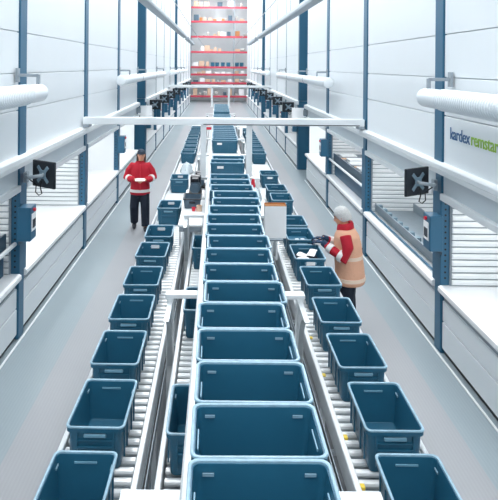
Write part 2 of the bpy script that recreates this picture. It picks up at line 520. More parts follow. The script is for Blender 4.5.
# white boards that stick out over the aisle where the first block of machines ends
for side, y, word in ((-1, 18.66, 'left'), (1, 18.2, 'right')):
    X = mirror(side)
    t = thing('aisle_board', 'blank white board sticking out over the aisle from the %s machines' % word, 'board', (X(0.0), y, 2.1))
    MB().box(-side*0.50, -side*0.12, -0.015, 0.015, -0.22, 0.20, 0.006).build('board', M_PAPER, t)
    MB().box(-side*0.14, -side*0.002, -0.03, 0.03, -0.04, 0.14, 0.005).build('bracket', M_GREY, t)
    t2 = thing('terminal_box', 'small white terminal box at the end of the %s machine block' % word, 'control box', (X(0.24), {-1: 20.795, 1: 20.095}[side], 1.72))
    MB().box(-side*0.22, 0, -0.05, 0.05, -0.16, 0.16, 0.012).build('housing', M_WHITE, t2)
    MB().box(-side*0.18, -side*0.05, -0.055, -0.048, -0.06, 0.08).build('display', M_SCREEN, t2)

# ------------------------------------------------------------------ ducts along the walls
def duct(side, ya, yb, label, corr=None):
    X = mirror(side)
    x, z, r = X(-0.30), 3.235, 0.115
    t = thing('air_duct', label, 'duct', (x, (ya+yb)/2, z), group='white air ducts along the walls')
    oy = (ya+yb)/2
    pts, rad = [], []
    if corr:                      # ribbed hose with a smooth sleeve at its far end
        y = ya
        while y < yb - 0.62:
            for dy, rr in ((0, r), (0.012, r+0.011), (0.028, r+0.011), (0.040, r)):
                pts.append((0, y+dy-oy, 0)); rad.append(rr)
            y += 0.052
        hose = MB().tube(pts, rad, 24).build('ribbed_hose', M_DUCT, t, True)
        ys = yb - 0.62
    else:
        ys = ya
        MB().tube([(0, ya-0.03-oy, 0), (0, ya-0.02-oy, 0), (0, ya-oy, 0), (0, ya+0.04-oy, 0)], [r*0.6, r*0.92, r+0.012, r+0.012], 20).build('collar', M_DUCT, t, True)
    e = [(0, ys+(0 if corr else 0.01)-oy, 0), (0, yb-0.05-oy, 0), (0, yb-0.02-oy, 0), (0, yb-oy, 0)]
    MB().tube(e, [r, r, r*0.93, r*0.7], 24).build('sleeve', M_DUCT, t, True)
    if not corr:
        for q in range(2):
            yy = ya + (yb-ya)*(0.3+0.35*q)
            MB().tube([(0, yy-oy-0.02, 0), (0, yy-oy+0.02, 0)], r+0.006, 20).build('joint_ring', M_GREY, t, True)
    cols = {-1: [7.3, 15.05, 18.5, 24.5, 31.7, 37.3, 41.0], 1: [6.9, 14.75, 18.1, 23.8, 31.0, 36.6, 40.3]}[side]
    for c in cols:
        if ya - 0.2 <= c <= yb + 0.6:
            cy = min(c + 0.1, yb - 0.1)
            MB().box(0, side*0.277, cy-oy-0.02, cy-oy+0.02, r+0.09, r+0.13, 0.004, 1).box(-0.02, 0.02, cy-oy-0.02, cy-oy+0.02, r-0.01, r+0.12).box(side*0.25, side*0.277, cy-oy-0.05, cy-oy+0.05, r+0.02, r+0.20).build('bracket', M_GREY, t)
    return t
duct(-1, 2.6, 7.50, 'ribbed white air duct ending at the nearest left blue column', True)
duct(1, 2.6, 7.14, 'ribbed white air duct ending at the nearest right blue column', True)
duct(-1, 13.8, 24.8, 'middle smooth white air duct along the left wall')
duct(1, 13.3, 24.2, 'middle smooth white air duct along the right wall')
duct(-1, 29.5, 43.0, 'farthest white air duct along the left wall')
duct(1, 29.5, 42.0, 'farthest white air duct along the right wall')

# ------------------------------------------------------------------ hanging rails and cables over the aisle
for x, word in ((CX-1.44, 'left'), (CX+1.44, 'right')):
    for (ya, yb, lab) in ((1.0, 22.6, 'long grey hanging rail over the %s half of the aisle'), (24.0, 30.0, 'short far hanging rail in line with the long %s one')):
        t = thing('hanging_rail', lab % word, 'rail', (x, (ya+yb)/2, 4.68), group='hanging rails over the aisle')
        h = (yb-ya)/2
        MB().prism([(-0.085, 0.0), (0.085, 0.0), (0.085, 0.05), (0.05, 0.13), (-0.05, 0.13), (-0.085, 0.05)], 'Y', -h, h).build('profile', M_GREY, t)
        for q in (-0.8, 0.1, 0.8):
            MB().tube([(0, q*h, 0.13), (0, q*h, 0.753)], 0.006, 6).build('hanger', M_GREYSTEEL, t)
    t = tag(MB().tube([(x, 1.0, 5.45), (x, 56.0, 5.45)], 0.016, 6).build('overhead_cable', M_GREY), 'thin cable running high along the %s hanging rail' % word, 'cable')

# ------------------------------------------------------------------ crossbeams over the aisle
def gantry(y, label, posts=True):
    t = thing('crossbeam', label, 'crossbeam', (CX, y, 0), group='white crossbeams over the aisle')
    xl, xr = WL - CX + 0.04, WR - CX - 0.04
    MB().box(xl, xr, -0.09, 0.09, 2.465, 2.60, 0.012).build('beam', M_ALU, t)
    MB().box(xl+2.3, xr-0.1, -0.094, -0.089, 2.475, 2.49).build('cable_slot', M_DARK, t)
    for x in (xl+0.065, xr-0.065):
        MB().box(x-0.06, x+0.06, -0.12, 0.12, 2.412, 2.465, 0.005).build('seat_plate', M_GREY, t)
    for s in (-1, 1):
        MB().box(s*0.44-0.055, s*0.44+0.055, -0.055, 0.055, 1.462, 2.465, 0.01).build('post', M_ALU, t)
        MB().box(s*0.44-0.085, s*0.44+0.085, -0.085, 0.085, 1.460, 1.475, 0.004, 1).build('foot_plate', M_ALU, t)
    return t
gantry(11.1, 'near white crossbeam on two posts spanning the whole aisle')
gantry(30.0, 'far white crossbeam on two posts spanning the whole aisle')

# ------------------------------------------------------------------ conveyors
ROLL_H = 0.88        # top of the lower rollers
LANES = [CX-0.985, CX-0.31, CX+0.31, CX+1.02]
LB, LE = 1.2, 27.0
ROLLER = MB().tube([(-0.26, 0, 0), (-0.255, 0, 0), (0.255, 0, 0), (0.26, 0, 0)], [0.016, 0.025, 0.025, 0.016], 10).mesh('roller', M_ROLL, True)
ROLLER_N = MB().tube([(-0.205, 0, 0), (-0.20, 0, 0), (0.20, 0, 0), (0.205, 0, 0)], [0.016, 0.025, 0.025, 0.016], 10).mesh('roller', M_ROLL, True)
def lane(x, label, half, rmesh, sides, z_ind=(1.3, 12.5)):
    t = thing('roller_conveyor', label, 'conveyor', (x, (LB+LE)/2, 0), group='roller conveyor lanes')
    oy = (LB+LE)/2
    for s in (-1, 1):
        z1 = ROLL_H + (0.05 if sides[0 if s < 0 else 1] else 0.0)
        MB().box(s*(half+0.005), s*(half+0.045), LB-oy, LE-oy, 0.74, z1, 0.006, 1).build('side_rail', M_ALU, t)
    y = z_ind[0]
    while y < z_ind[1]:
        o = link('roller', rmesh, t); o.location = (0, y-oy, ROLL_H-0.025)
        y += 0.10
    far = MB()
    while y < LE:
        far.tube([(-half+0.03, y-oy, ROLL_H-0.025), (half-0.03, y-oy, ROLL_H-0.025)], 0.025, 6)
        y += 0.10
    f = far.build('far_rollers', M_ROLL, t, True); f['kind'] = 'stuff'
    MB().box(-half+0.01, half-0.01, LB-oy, LE-oy, 0.74, 0.752).build('belly_pan', M_GREYSTEEL, t)
    yy = 2.4
    while yy < LE:
        for s in (-1, 1):
            MB().box(s*(half+0.004), s*(half+0.044), yy-oy-0.03, yy-oy+0.03, 0.0, 0.74, 0.004, 1).build('leg', M_ALU, t)
            MB().box(s*(half-0.02), s*(half+0.06), yy-oy-0.05, yy-oy+0.05, 0.0, 0.012).build('foot', M_GREYSTEEL, t)
        MB().box(-half, half, yy-oy-0.015, yy-oy+0.015, 0.30, 0.34).build('stretcher', M_ALU, t)
        yy += 2.51
    return t
lane(LANES[0], 'outer roller conveyor lane carrying bins on the left', 0.265, ROLLER, (0, 1))
lane(LANES[1], 'inner left roller conveyor lane half under the raised middle bin row', 0.21, ROLLER_N, (1, 1))
lane(LANES[2], 'inner right roller conveyor lane half under the raised middle bin row', 0.21, ROLLER_N, (1, 1))
rl = lane(LANES[3], 'outer roller conveyor lane carrying bins on the right', 0.265, ROLLER, (1, 0))
for yy in (3.75, 4.25, 5.1, 5.8, 6.9):
    MB().box(-0.26, -0.225, yy-(LB+LE)/2-0.02, yy-(LB+LE)/2+0.02, ROLL_H-0.04, ROLL_H+0.004, 0.004, 1).build('sensor', M_YEL, rl)

# cable channels between outer and inner lanes
for s, word in ((-1, 'left'), (1, 'right')):
    x0 = CX + s*0.656
    t = thing('cable_channel', 'open grey cable channel between the two %s conveyor lanes' % word, 'channel', (x0, (LB+LE)/2, 0.70))
    h = (LE-LB)/2
    w = 0.014
    MB().box(-w, w, -h, h, 0.0, 0.01).box(-w, -w+0.006, -h, h, 0.01, 0.09).box(w-0.006, w, -h, h, 0.01, 0.09).build('tray', M_GREYSTEEL, t)
    MB().tube([(0.004, -h, 0.022), (0.006, 0, 0.022), (0.004, h, 0.022)], 0.009, 6).build('cable', M_DARK, t, True)
    MB().tube([(-0.004, -h, 0.045), (-0.006, 0, 0.045), (-0.004, h, 0.045)], 0.007, 6).build('cable', M_BLACK, t, True)

# raised middle deck on portal frames
DECK = 1.63
t = thing('raised_conveyor', 'raised middle conveyor deck carrying the long row of blue bins', 'conveyor', (CX, (LB+LE)/2, 0))
oy = (LB+LE)/2
for s in (-1, 1):
    r_ = MB().prism([(s*0.285, 1.50), (s*0.345, 1.50), (s*0.345, DECK-0.015), (s*0.335, DECK-0.003), (s*0.295, DECK-0.003), (s*0.285, DECK-0.015)], 'Y', LB-oy, LE-oy).build('side_rail', M_ALU, t)
ROLLER_U = MB().tube([(-0.28, 0, 0), (-0.275, 0, 0), (0.275, 0, 0), (0.28, 0, 0)], [0.016, 0.025, 0.025, 0.016], 8).mesh('roller', M_ROLL, True)
y = 1.3
while y < 13.2:
    o = link('roller', ROLLER_U, t); o.location = (0, y-oy, DECK-0.025); y += 0.10
far = MB()
while y < LE:
    far.tube([(-0.28, y-oy, DECK-0.025), (0.28, y-oy, DECK-0.025)], 0.025, 6); y += 0.10
f = far.build('far_rollers', M_ROLL, t, True); f['kind'] = 'stuff'
for i, yy in enumerate((2.86, 5.45, 8.33, 11.1, 14.0, 17.0, 20.6, 23.2, 26.0)):
    fr = MB().box(-0.655, 0.655, yy-oy-0.055, yy-oy+0.055, 1.42, 1.46, 0.006)
    fr = fr.build('cross_member', M_ALU, t)
    for s in (-1, 1):
        MB().box(s*0.29, s*0.34, yy-oy-0.05, yy-oy+0.05, 1.46, 1.50).build('deck_bracket', M_ALU, t)
        # leg with a curved gusset sweeping down towards the camera
        MB().box(s*0.575, s*0.64, yy-oy-0.05, yy-oy+0.05, 0.0, 1.42, 0.006, 1).build('leg', M_ALU, t)
        prof = [(yy-oy-0.05, 1.40), (yy-oy-0.05, 0.80)]
        for k in range(9):
            a = k / 8
            prof.append((yy-oy-0.05-0.42*(1-math.cos(a*math.pi/2)) - 0.02, 0.80 + 0.60*math.sin(a*math.pi/2)))
        if not (i == 3 or (i == 2 and s > 0)): MB().prism(prof, 'X', s*0.585, s*0.630).build('gusset', M_ZINC, t)
    if i < 5:
        MB().box(-0.60, 0.60, yy-oy-0.02, yy-oy+0.02, 0.10, 0.15).build('stretcher', M_ALU, t)

# ------------------------------------------------------------------ blue bins
def bin_body(hx, hy, h):
    m = MB()
    L = [rrect(hx-0.038, hy-0.038, 0.030, 0.0), rrect(hx-0.032, hy-0.032, 0.034, 0.012), rrect(hx-0.019, hy-0.019, 0.034, h-0.045),
         rrect(hx-0.004, hy-0.004, 0.040, h-0.040), rrect(hx-0.004, hy-0.004, 0.040, h-0.012),
         rrect(hx-0.020, hy-0.020, 0.032, h-0.012), rrect(hx-0.024, hy-0.024, 0.030, h-0.05), rrect(hx-0.045, hy-0.045, 0.028, 0.016), rrect(hx-0.055, hy-0.055, 0.022, 0.010)]
    m.rings(L)
    # outer ribs on ends and sides
    for s in (-1, 1):
        for x in (-hx*0.62, hx*0.62):
            m.box(x-0.006, x+0.006, s*(hy-0.0215), s*(hy-0.010), 0.045, h-0.042)
        for y in (-hy*0.66, -hy*0.3, hy*0.3, hy*0.66):
            m.box(s*(hx-0.0215), s*(hx-0.010), y-0.006, y+0.006, 0.045, h-0.042)
        m.box(-hx*0.62, hx*0.62, s*(hy-0.0215), s*(hy-0.010), h*0.50, h*0.50+0.012)
        m.box(-hx*0.62, hx*0.62, s*(hy-0.0215), s*(hy-0.012), h*0.66, h*0.66+0.010)
    return m.mesh('body', M_BIN, True)
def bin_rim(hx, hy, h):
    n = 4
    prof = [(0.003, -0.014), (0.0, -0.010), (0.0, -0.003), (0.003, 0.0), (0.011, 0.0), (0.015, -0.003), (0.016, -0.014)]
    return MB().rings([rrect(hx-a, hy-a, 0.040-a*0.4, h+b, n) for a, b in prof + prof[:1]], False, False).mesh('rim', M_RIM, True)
HX, HY, HB = 0.2, 0.3, 0.30
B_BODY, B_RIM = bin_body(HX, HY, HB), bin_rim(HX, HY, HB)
def end_handle():
    m = MB()
    m.box(-0.075, 0.075, -HY+0.006, -HY+0.024, HB-0.078, HB-0.052, 0.004, 1)         # outer grip bar
    return m.mesh('handle', M_BINH)
B_HANDLE = end_handle()
B_SLOT = MB().box(-0.070, 0.070, HY-0.034, HY-0.028, HB-0.062, HB-0.050).mesh('grip_slot', M_BINH)
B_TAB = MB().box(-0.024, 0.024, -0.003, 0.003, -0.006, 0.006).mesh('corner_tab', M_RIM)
B_LABEL = MB().box(-0.055, 0.055, -0.0015, 0.0015, -0.022, 0.022).mesh('paper_label', M_PAPER)

def blue_bin(x, y, z, label, group, rz=0.0, parts='full', labels=()):
    t = thing('storage_bin', label, 'bin', (x, y, z), rz, group)
    link('body', B_BODY, t)
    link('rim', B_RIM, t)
    if parts in ('full', 'side'):
        a = link('handle', B_HANDLE, t)
        b = link('handle', B_HANDLE, t); b.rotation_euler = (0, 0, math.pi)
        a = link('grip_slot', B_SLOT, t)
        b = link('grip_slot', B_SLOT, t); b.rotation_euler = (0, 0, math.pi)
        for sx in (-1, 1):
            for sy in (-1, 1):
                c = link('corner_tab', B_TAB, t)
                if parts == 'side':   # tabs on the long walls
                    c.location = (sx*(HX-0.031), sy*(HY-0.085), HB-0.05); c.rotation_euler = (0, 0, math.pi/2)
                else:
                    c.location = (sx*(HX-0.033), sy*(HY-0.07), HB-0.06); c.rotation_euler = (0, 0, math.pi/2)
    for lx, ly, lz, lr, tilt in labels:
        c = link('paper_label', B_LABEL, t); c.location = (lx, ly, lz); c.rotation_euler = (tilt, 0, lr)
    return t

# labels: inner far wall / outer front
INNER = (0.0, HY-0.037, HB-0.055, 0, 0)
OUTER = (0.0, -HY+0.003, HB-0.066, 0, 0)
LF = [3.02, 3.85, 4.67, 5.50, 6.36, 7.31, 8.17, 9.80, 12.30, 16.0, 16.85, 17.7, 18.6, 19.5, 20.5, 21.5, 22.6]
RF = [3.02, 3.84, 4.65, 5.47, 6.40, 7.27, 8.07, 8.80, 10.45, 11.26, 12.85, 16.0, 16.9, 17.8, 18.8, 19.8, 20.9, 22.0]
for i, y in enumerate(LF):
    lb = [INNER] if 5 <= i <= 8 else []
    blue_bin(LANES[0] - (0.02 if 4.5 < y < 9 else 0) + random.uniform(-.012, .012), y + HY, ROLL_H + 0.002, 'open blue plastic bin, %s from the front in the left bin row' % ordinal(i),
             'bins on the left conveyor lane', R(random.uniform(-1.2, 1.2)), 'full' if y < 14 else 'far', lb)
for i, y in enumerate(RF):
    lb = [OUTER] if i in (5, 10) else []
    blue_bin(LANES[3] + random.uniform(-.012, .012), y + HY, ROLL_H + 0.002, 'open blue plastic bin, %s from the front in the right bin row' % ordinal(i),
             'bins on the right conveyor lane', R(random.uniform(-1.2, 1.2)), 'full' if y < 14 else 'far', lb)
for i, y in enumerate((3.79, 5.72, 7.67)):
    b = blue_bin(LANES[1] + 0.0, y + HY, ROLL_H + 0.002, 'blue plastic bin half hidden under the raised row, %s from the front' % ordinal(i),
             'bins on the inner left conveyor lane', 0, 'full')
    for q in range(3 if i else 2):
        c = link('paper_label', B_LABEL, b); c.location = (-0.05, -HY+0.022, HB-0.10-0.06*q); c.scale = (0.4, 1, 0.4)
# raised row
ys = [2.055 + 0.405*k for k in range(17)] + [9.96, 10.365] + [12.98 + 0.405*k for k in range(9)] + [17.6 + 0.405*k for k in range(6)] + [21.2 + 0.41*k for k in range(10)]
shift = {0: 0.0, 12: 0.045, 13: 0.05, 9: -0.012, 10: -0.01, 8: 0.012, 5: 0.01, 17: 0.0, 18: 0.03}
for i, y in enumerate(ys):
    lb = []
    if i in (17, 19):             # paper label on the long wall that faces the camera
        lb = [(-HX+0.010, 0.12, HB-0.085, math.pi/2, 0)]
    b = blue_bin(CX + (0.018 if 4 < y < 9 else 0.004) + shift.get(i, random.uniform(-.01, .01)), y + HX, DECK + 0.003, 'empty blue plastic bin set crosswise, %s along the raised middle row' % ordinal(i),
             'bins on the raised middle row', R(90 + random.uniform(-0.5, 0.5)), 'side' if y < 14 else 'far', lb)

# ------------------------------------------------------------------ end rack
def rack():
    yr = 57.2
    x0, x1 = -2.6, 3.05
    t = thing('pallet_rack', 'tall end rack with red shelf beams at the far end of the aisle', 'rack', ((x0+x1)/2, yr, 0))
    ox = (x0+x1)/2
    lev = [0.68, 2.00, 2.84, 3.56, 5.07, 6.58, 8.08, 9.49, 11.0]
    for x in (x0, 1.67, x1):
        for d in (0, 1.0):
            MB().box(x-ox-0.05, x-ox+0.05, d, d+0.09, 0, 11.6).build('upright', M_GREY if x != x1 else M_WHITE, t)
    for z in lev:
        MB().box(x0-ox, x1-ox, -0.02, 0.05, z-0.2, z, 0.01, 1).build('shelf_beam', M_BEAMRED, t)
        for d in (0.16, 0.38, 0.60, 0.82):
            MB().box(x0-ox, x1-ox, d, d+0.05, z-0.03, z-0.005).build('shelf_slat', M_WHITE, t)
    # goods
    for li, z in enumerate(lev[:-1]):
        hmax = min(lev[li+1] - z - 0.25, 0.8)
        x = x0 + 0.25
        n = 0
        while x < x1 - 0.5:
            w = random.uniform(0.22, 0.55); h = random.uniform(0.25, 0.85) * hmax
            if abs(x + w/2 - 1.67) < w/2 + 0.08:
                x = 1.78; continue
            kind = random.random()
            blue_row = li == 3 and -0.9 < x < 2.9
            if blue_row:
                w = 0.42; h = 0.40
            if not blue_row and kind < 0.14:
                x += w; continue
            lab = 'on the %s lowest shelf of the end rack, %s from the left' % (ordinal(li), ordinal(n))
            nm, ml, desc, cat = 'carton', M_CREAM, 'pale carton', 'carton'
            if blue_row: nm, ml, desc, cat = 'storage_bin', M_BIN, 'small blue bin', 'bin'
            elif kind < 0.34: nm, ml, desc, cat = 'sack', M_SACK, 'greyish sack', 'sack'
            elif kind < 0.46: nm, ml, desc, cat = 'carton', M_CARTON, 'brown carton', 'carton'
            elif kind < 0.60: nm, ml, desc, cat = 'carton', M_PAPER, 'white carton', 'carton'
            elif kind < 0.72: nm, ml, desc, cat = 'case', M_TRAY, 'dark case', 'case'
            m = MB()
            if nm == 'sack':
                m.rings([rrect(w*0.40, 0.26, 0.1, 0.0), rrect(w*0.48, 0.33, 0.14, h*0.3), rrect(w*0.44, 0.30, 0.14, h*0.62), rrect(w*0.28, 0.18, 0.1, h*0.74)])
                o = m.build(nm, ml, None, True)
            elif nm == 'storage_bin':
                L = [rrect(w*0.42, 0.26, 0.03, 0), rrect(w*0.47, 0.29, 0.03, h), rrect(w*0.43, 0.25, 0.03, h), rrect(w*0.38, 0.22, 0.02, 0.02)]
                m.rings(L); o = m.build(nm, ml)
            else:
                m.box(-w/2, w/2, -0.3, 0.3, 0, h, 0.01, 1)
                m.box(-w/2-0.003, w/2+0.003, -0.03, 0.03, h*0.7, h+0.004)
                o = m.build(nm, ml)
            o.location = (x + w/2, yr + 0.45, z - 0.002)
            tag(o, desc + ' ' + lab, cat, 'goods on the end rack')
            n += 1
            x += w + random.uniform(0.02, 0.18)
rack()

# ------------------------------------------------------------------ stations in the middle of the conveyor
def cover(x0, x1, y0, y1, z, label):
    t = thing('cover_plate', label, 'cover plate', ((x0+x1)/2, (y0+y1)/2, z))
    a, b = (x1-x0)/2, (y1-y0)/2
    MB().box(-a, a, -b, b, -0.03, 0.0, 0.008).build('plate', M_WHITE, t)
    for sx in (-1, 1):
        for sy in (-1, 1):
            MB().box(sx*(a-0.03)-0.012, sx*(a-0.03)+0.012, sy*(b-0.04)-0.012, sy*(b-0.04)+0.012, ROLL_H+0.05-z if sx*1 else 0, -0.03).build('support', M_ALU, t)
    MB().box(-a+0.02, a-0.02, -b-0.004, -b+0.004, -0.10, -0.03).build('skirt', M_GREY, t)
    return t
cover(-0.56, -0.19, 8.55, 10.2, 1.24, 'white cover plate beside the raised row in front of the tape roll')
cover(-0.56, -0.19, 10.35, 11.0, 1.24, 'white cover plate under the grey drive motor')
cover(0.57, 0.86, 9.2, 9.9, 1.24, 'white cover plate behind the white carton on the right')

# drive unit: motor, gearbox, fan cover
def drive(x, y, z, label, s=1):
    t = thing('drive_motor', label, 'motor', (x, y, z))
    m = MB().tube([(0, -0.20, 0.13), (0, -0.19, 0.13), (0, 0.12, 0.13)], [0.06, 0.085, 0.085], 18)
    m.build('motor_barrel', M_TRAY, t, True)
    for k in range(7):
        MB().tube([(0, -0.15+k*0.035, 0.13), (0, -0.138+k*0.035, 0.13)], 0.098, 18).build('cooling_fin', M_TRAY, t, True)
    MB().box(-0.10, 0.10, 0.10, 0.30, 0.02, 0.30, 0.02).build('gearbox', M_DARK, t)
    MB().box(-0.06, 0.06, -0.08, 0.06, 0.22, 0.29, 0.01).build('terminal_cover', M_DARK, t)
    MB().box(-0.12, 0.12, -0.18, 0.28, 0.0, 0.035).build('base_plate', M_BLACK, t)
    return t
drive(-0.38, 10.64, 1.242, 'grey drive motor on a white plate beside the raised row, left of the post')
drive(-0.36, 12.65, 0.93+0.02, 'second grey drive motor behind the left post of the crossbeam')

def lump(name, label, cat, loc, sx, sy, sz, material, seed, top=0.5):
    rnd = random.Random(seed)
    m = MB()
    loops = []
    for j, f in enumerate((0.0, 0.06, 0.3, 0.6, 0.85, 1.0)):
        r = (0.82, 1.0, 0.97, 0.80, 0.55, 0.25 * top)[j]
        ox, oyy = rnd.uniform(-.06, .06)*sx, rnd.uniform(-.06, .06)*sy
        lp = []
        for k in range(16):
            a = 2*math.pi*k/16
            q = r * rnd.uniform(0.74, 1.12)
            lp.append((ox + sx*q*math.cos(a), oyy + sy*q*math.sin(a), sz*f*rnd.uniform(0.86, 1.0)))
        loops.append(lp)
    m.rings(loops)
    o = m.build(name, material, None, True)
    o.location = loc
    return tag(o, label, cat)
lump('plastic_bag', 'crumpled clear plastic bag on the left lane before the far bins', 'bag', (LANES[0]+0.05, 14.7, ROLL_H+0.004), 0.17, 0.32, 0.27, M_FILM, 3)
lump('plastic_bag', 'long crumpled clear plastic bag right of the raised row by the crossbeam post', 'bag', (0.71, 10.38, 1.182), 0.12, 0.38, 0.24, M_FILM, 5)
cover(0.57, 0.86, 9.95, 11.0, 1.18, 'white cover plate under the crumpled bag on the right')
lump('red_pouch', 'small red pouch behind the clear bag by the right post', 'pouch', (0.70, 10.90, 1.182), 0.055, 0.06, 0.30, M_REDP, 8, 2.0)
lump('red_pouch', 'red pouch lying beyond the crossbeam left of the raised row', 'pouch', (CX-0.50, 21.3, 1.25), 0.18, 0.12, 0.18, M_REDP, 9, 2.0)
lump('red_pouch', 'red pouch lying beyond the crossbeam right of the raised row', 'pouch', (CX+0.48, 22.5, 1.28), 0.10, 0.12, 0.2, M_REDP, 10, 2.0)

# things on the near white cover plate
t = thing('tape_roll', 'roll of beige packing tape on the left white cover plate', 'tape roll', (-0.27, 9.38, 1.242))
loops = []
for rr, zz in ((0.045, 0.0), (0.045, 0.09), (0.030, 0.09), (0.030, 0.0), (0.045, 0.0)):
    loops.append([(rr*math.cos(2*math.pi*k/18), rr*math.sin(2*math.pi*k/18), zz) for k in range(18)])
MB().rings(loops, False, False).build('tape', M_CREAM, t, True)
loops = [[(a*math.cos(2*math.pi*k/18), a*math.sin(2*math.pi*k/18), zz) for k in range(18)] for a, zz in ((0.030, 0.0), (0.030, 0.085), (0.026, 0.085), (0.026, 0.0), (0.030, 0.0))]
MB().rings(loops, False, False).build('core', M_CARTON, t, True)
t = thing('marker_pot', 'small red pot beside the beige tape roll', 'pot', (-0.36, 9.37, 1.242))
MB().rings([[(a*math.cos(2*math.pi*k/14), a*math.sin(2*math.pi*k/14), z) for k in range(14)] for a, z in ((0.024, 0), (0.032, 0.06), (0.028, 0.06), (0.021, 0.006))]).build('cup', M_REDP, t, True)
MB().tube([(0.033, 0, 0.048), (0.05, 0, 0.04), (0.05, 0, 0.022), (0.031, 0, 0.014)], 0.005, 6).build('handle', M_REDP, t, True)

# white carton standing right of the raised row
t = thing('white_carton', 'tall white carton with brown open top right of the raised bin row', 'carton', (0.83, 8.08, 1.22))
w, d, h = 0.15, 0.085, 0.455
MB().rings([rrect(w, d, 0.004, 0.0, 1), rrect(w, d, 0.004, h-0.012, 1)], True, False).build('body', M_PAPER, t)
MB().rings([rrect(w, d, 0.004, h-0.012, 1), rrect(w, d, 0.004, h, 1), rrect(w-0.008, d-0.008, 0.004, h, 1), rrect(w-0.008, d-0.008, 0.004, 0.01, 1)], False, True).build('brown_edge', M_CARTON, t)
MB().box(-w+0.009, w-0.009, -d+0.009, -0.003, h-0.03, h-0.024).build('flap', M_CARTON, t)
MB().box(-w+0.009, w-0.009, 0.003, d-0.009, h-0.03, h-0.024).build('flap', M_CARTON, t)
tt = thing('carton_stand', 'grey stand under the tall white carton beside the right lane', 'stand', (0.83, 8.08, ROLL_H))
MB().box(-0.16, 0.10, -0.14, 0.14, 0.315, 0.338, 0.004, 1).build('top', M_GREYSTEEL, tt)
for sx in (-0.05, 0.015):
    for sy in (-0.12, 0.12):
        MB().box(sx-0.012, sx+0.012, sy-0.012, sy+0.012, 0.05, 0.315).build('leg', M_ALU, tt)

# papers in the bin in front of the woman
def sheet(name, label, x, y, z, w, l, rz, tilt, cat='paper'):
    m = MB()
    n = 6
    for k in range(1):
        top = [[(-w/2 + w*i/3, -l/2 + l*j/n, 0.006*math.sin(j*1.1+i)) for i in range(4)] for j in range(n+1)]
        loops = [r_ + [(p[0], p[1], p[2]-0.003) for p in r_[::-1]] for r_ in top]
        m.rings(loops)
    o = m.build(name, M_PAPER)
    o.location = (x, y, z); o.rotation_euler = (tilt, 0, rz)
    return tag(o, label, cat)
bx = LANES[3]
MB_ = None
fill = tag(MB().rings([rrect(0.135, 0.225, 0.03, 0.0), rrect(0.150, 0.245, 0.03, 0.17), rrect(0.12, 0.21, 0.03, 0.185)]).build('folded_garment', M_NAVY, None, True), 'dark folded garment under the papers in the bin before the woman', 'garment')
fill.location = (bx, 7.57, ROLL_H+0.017)
sheet('paper_sheet', 'white paper sheet lying foremost in the bin before the woman', bx-0.035, 7.47, ROLL_H+0.222, 0.14, 0.20, R(35), R(4))
sheet('paper_sheet', 'white paper sheet lying by the woman\'s hand in the bin', bx+0.065, 7.62, ROLL_H+0.266, 0.10, 0.20, R(-22), R(8))
sheet('paper_sheet', 'white paper sheet lying rearmost in the bin before the woman', bx-0.05, 7.70, ROLL_H+0.215, 0.14, 0.13, R(70), R(6))
sheet('order_card', 'left one of two white cards in the bin behind the papers', bx-0.035, 8.27, ROLL_H+0.22, 0.055, 0.11, R(4), R(25), 'card')
sheet('order_card', 'right one of two white cards in the bin behind the papers', bx+0.04, 8.27, ROLL_H+0.22, 0.055, 0.11, R(-3), R(25), 'card')
pad = tag(MB().rings([rrect(0.135, 0.225, 0.03, 0.0), rrect(0.146, 0.24, 0.03, 0.16), rrect(0.13, 0.22, 0.03, 0.18)]).build('folded_garment', M_BIN, None, True), 'blue wrapped parcel under the two white cards in a right bin', 'parcel')
pad.name = 'wrapped_parcel'
pad.location = (bx, 8.37, ROLL_H+0.017)

# ------------------------------------------------------------------ people
def remesh(mb, name, material, parent, voxel=0.012, smooth_it=4):
    me = mb.mesh(name, material)
    o = bpy.data.objects.new(name, me); COL.objects.link(o)
    a = o.modifiers.new('r', 'REMESH'); a.mode = 'VOXEL'; a.voxel_size = voxel
    b = o.modifiers.new('s', 'SMOOTH'); b.iterations = smooth_it; b.factor = 0.5
    bpy.context.view_layer.update()
    dg = bpy.context.evaluated_depsgraph_get()
    m2 = bpy.data.meshes.new_from_object(o.evaluated_get(dg))
    m2.name = name
    m2.materials.clear(); m2.materials.append(material)
    m2.shade_smooth()
    bpy.data.objects.remove(o); bpy.data.meshes.remove(me)
    return link(name, m2, parent)

def ell(mb, secs, seg=20):
    """stack of ellipses (cx, cy, z, rx, ry)"""
    return mb.rings([[(cx + rx*math.cos(2*math.pi*k/seg), cy + ry*math.sin(2*math.pi*k/seg), z) for k in range(seg)] for cx, cy, z, rx, ry in secs])

def hand(mb, w, d, up, sc=1.0, thumb=1):
    """palm and five bent fingers; w wrist, d pointing dir, up back of the hand"""
    w, d, up = Vector(w), Vector(d).normalized(), Vector(up)
    side = d.cross(up).normalized(); up = side.cross(d).normalized()
    P = lambda a, b, c: w + d*a*sc + side*b*sc + up*c*sc
    mb.tube([P(-0.02, 0, 0), P(0.02, 0, 0), P(0.06, 0, 0), P(0.095, 0, 0)], [(0.026*sc, 0.02*sc), (0.036*sc, 0.019*sc), (0.044*sc, 0.018*sc), (0.042*sc, 0.016*sc)], 12)
    for k, (b, ln) in enumerate(((-0.033, 0.062), (-0.011, 0.078), (0.012, 0.083), (0.034, 0.074))):
        mb.tube([P(0.08, b, 0), P(0.09+ln*0.45, b*1.15, -0.004), P(0.09+ln*0.8, b*1.15, -0.022), P(0.085+ln*0.95, b*1.1, -0.045)], [0.0105*sc, 0.0098*sc, 0.009*sc, 0.007*sc], 8)
    s = thumb
    mb.tube([P(0.015, s*0.03, -0.004), P(0.045, s*0.056, -0.012), P(0.075, s*0.068, -0.022), P(0.098, s*0.062, -0.034)], [0.014*sc, 0.013*sc, 0.011*sc, 0.008*sc], 8)

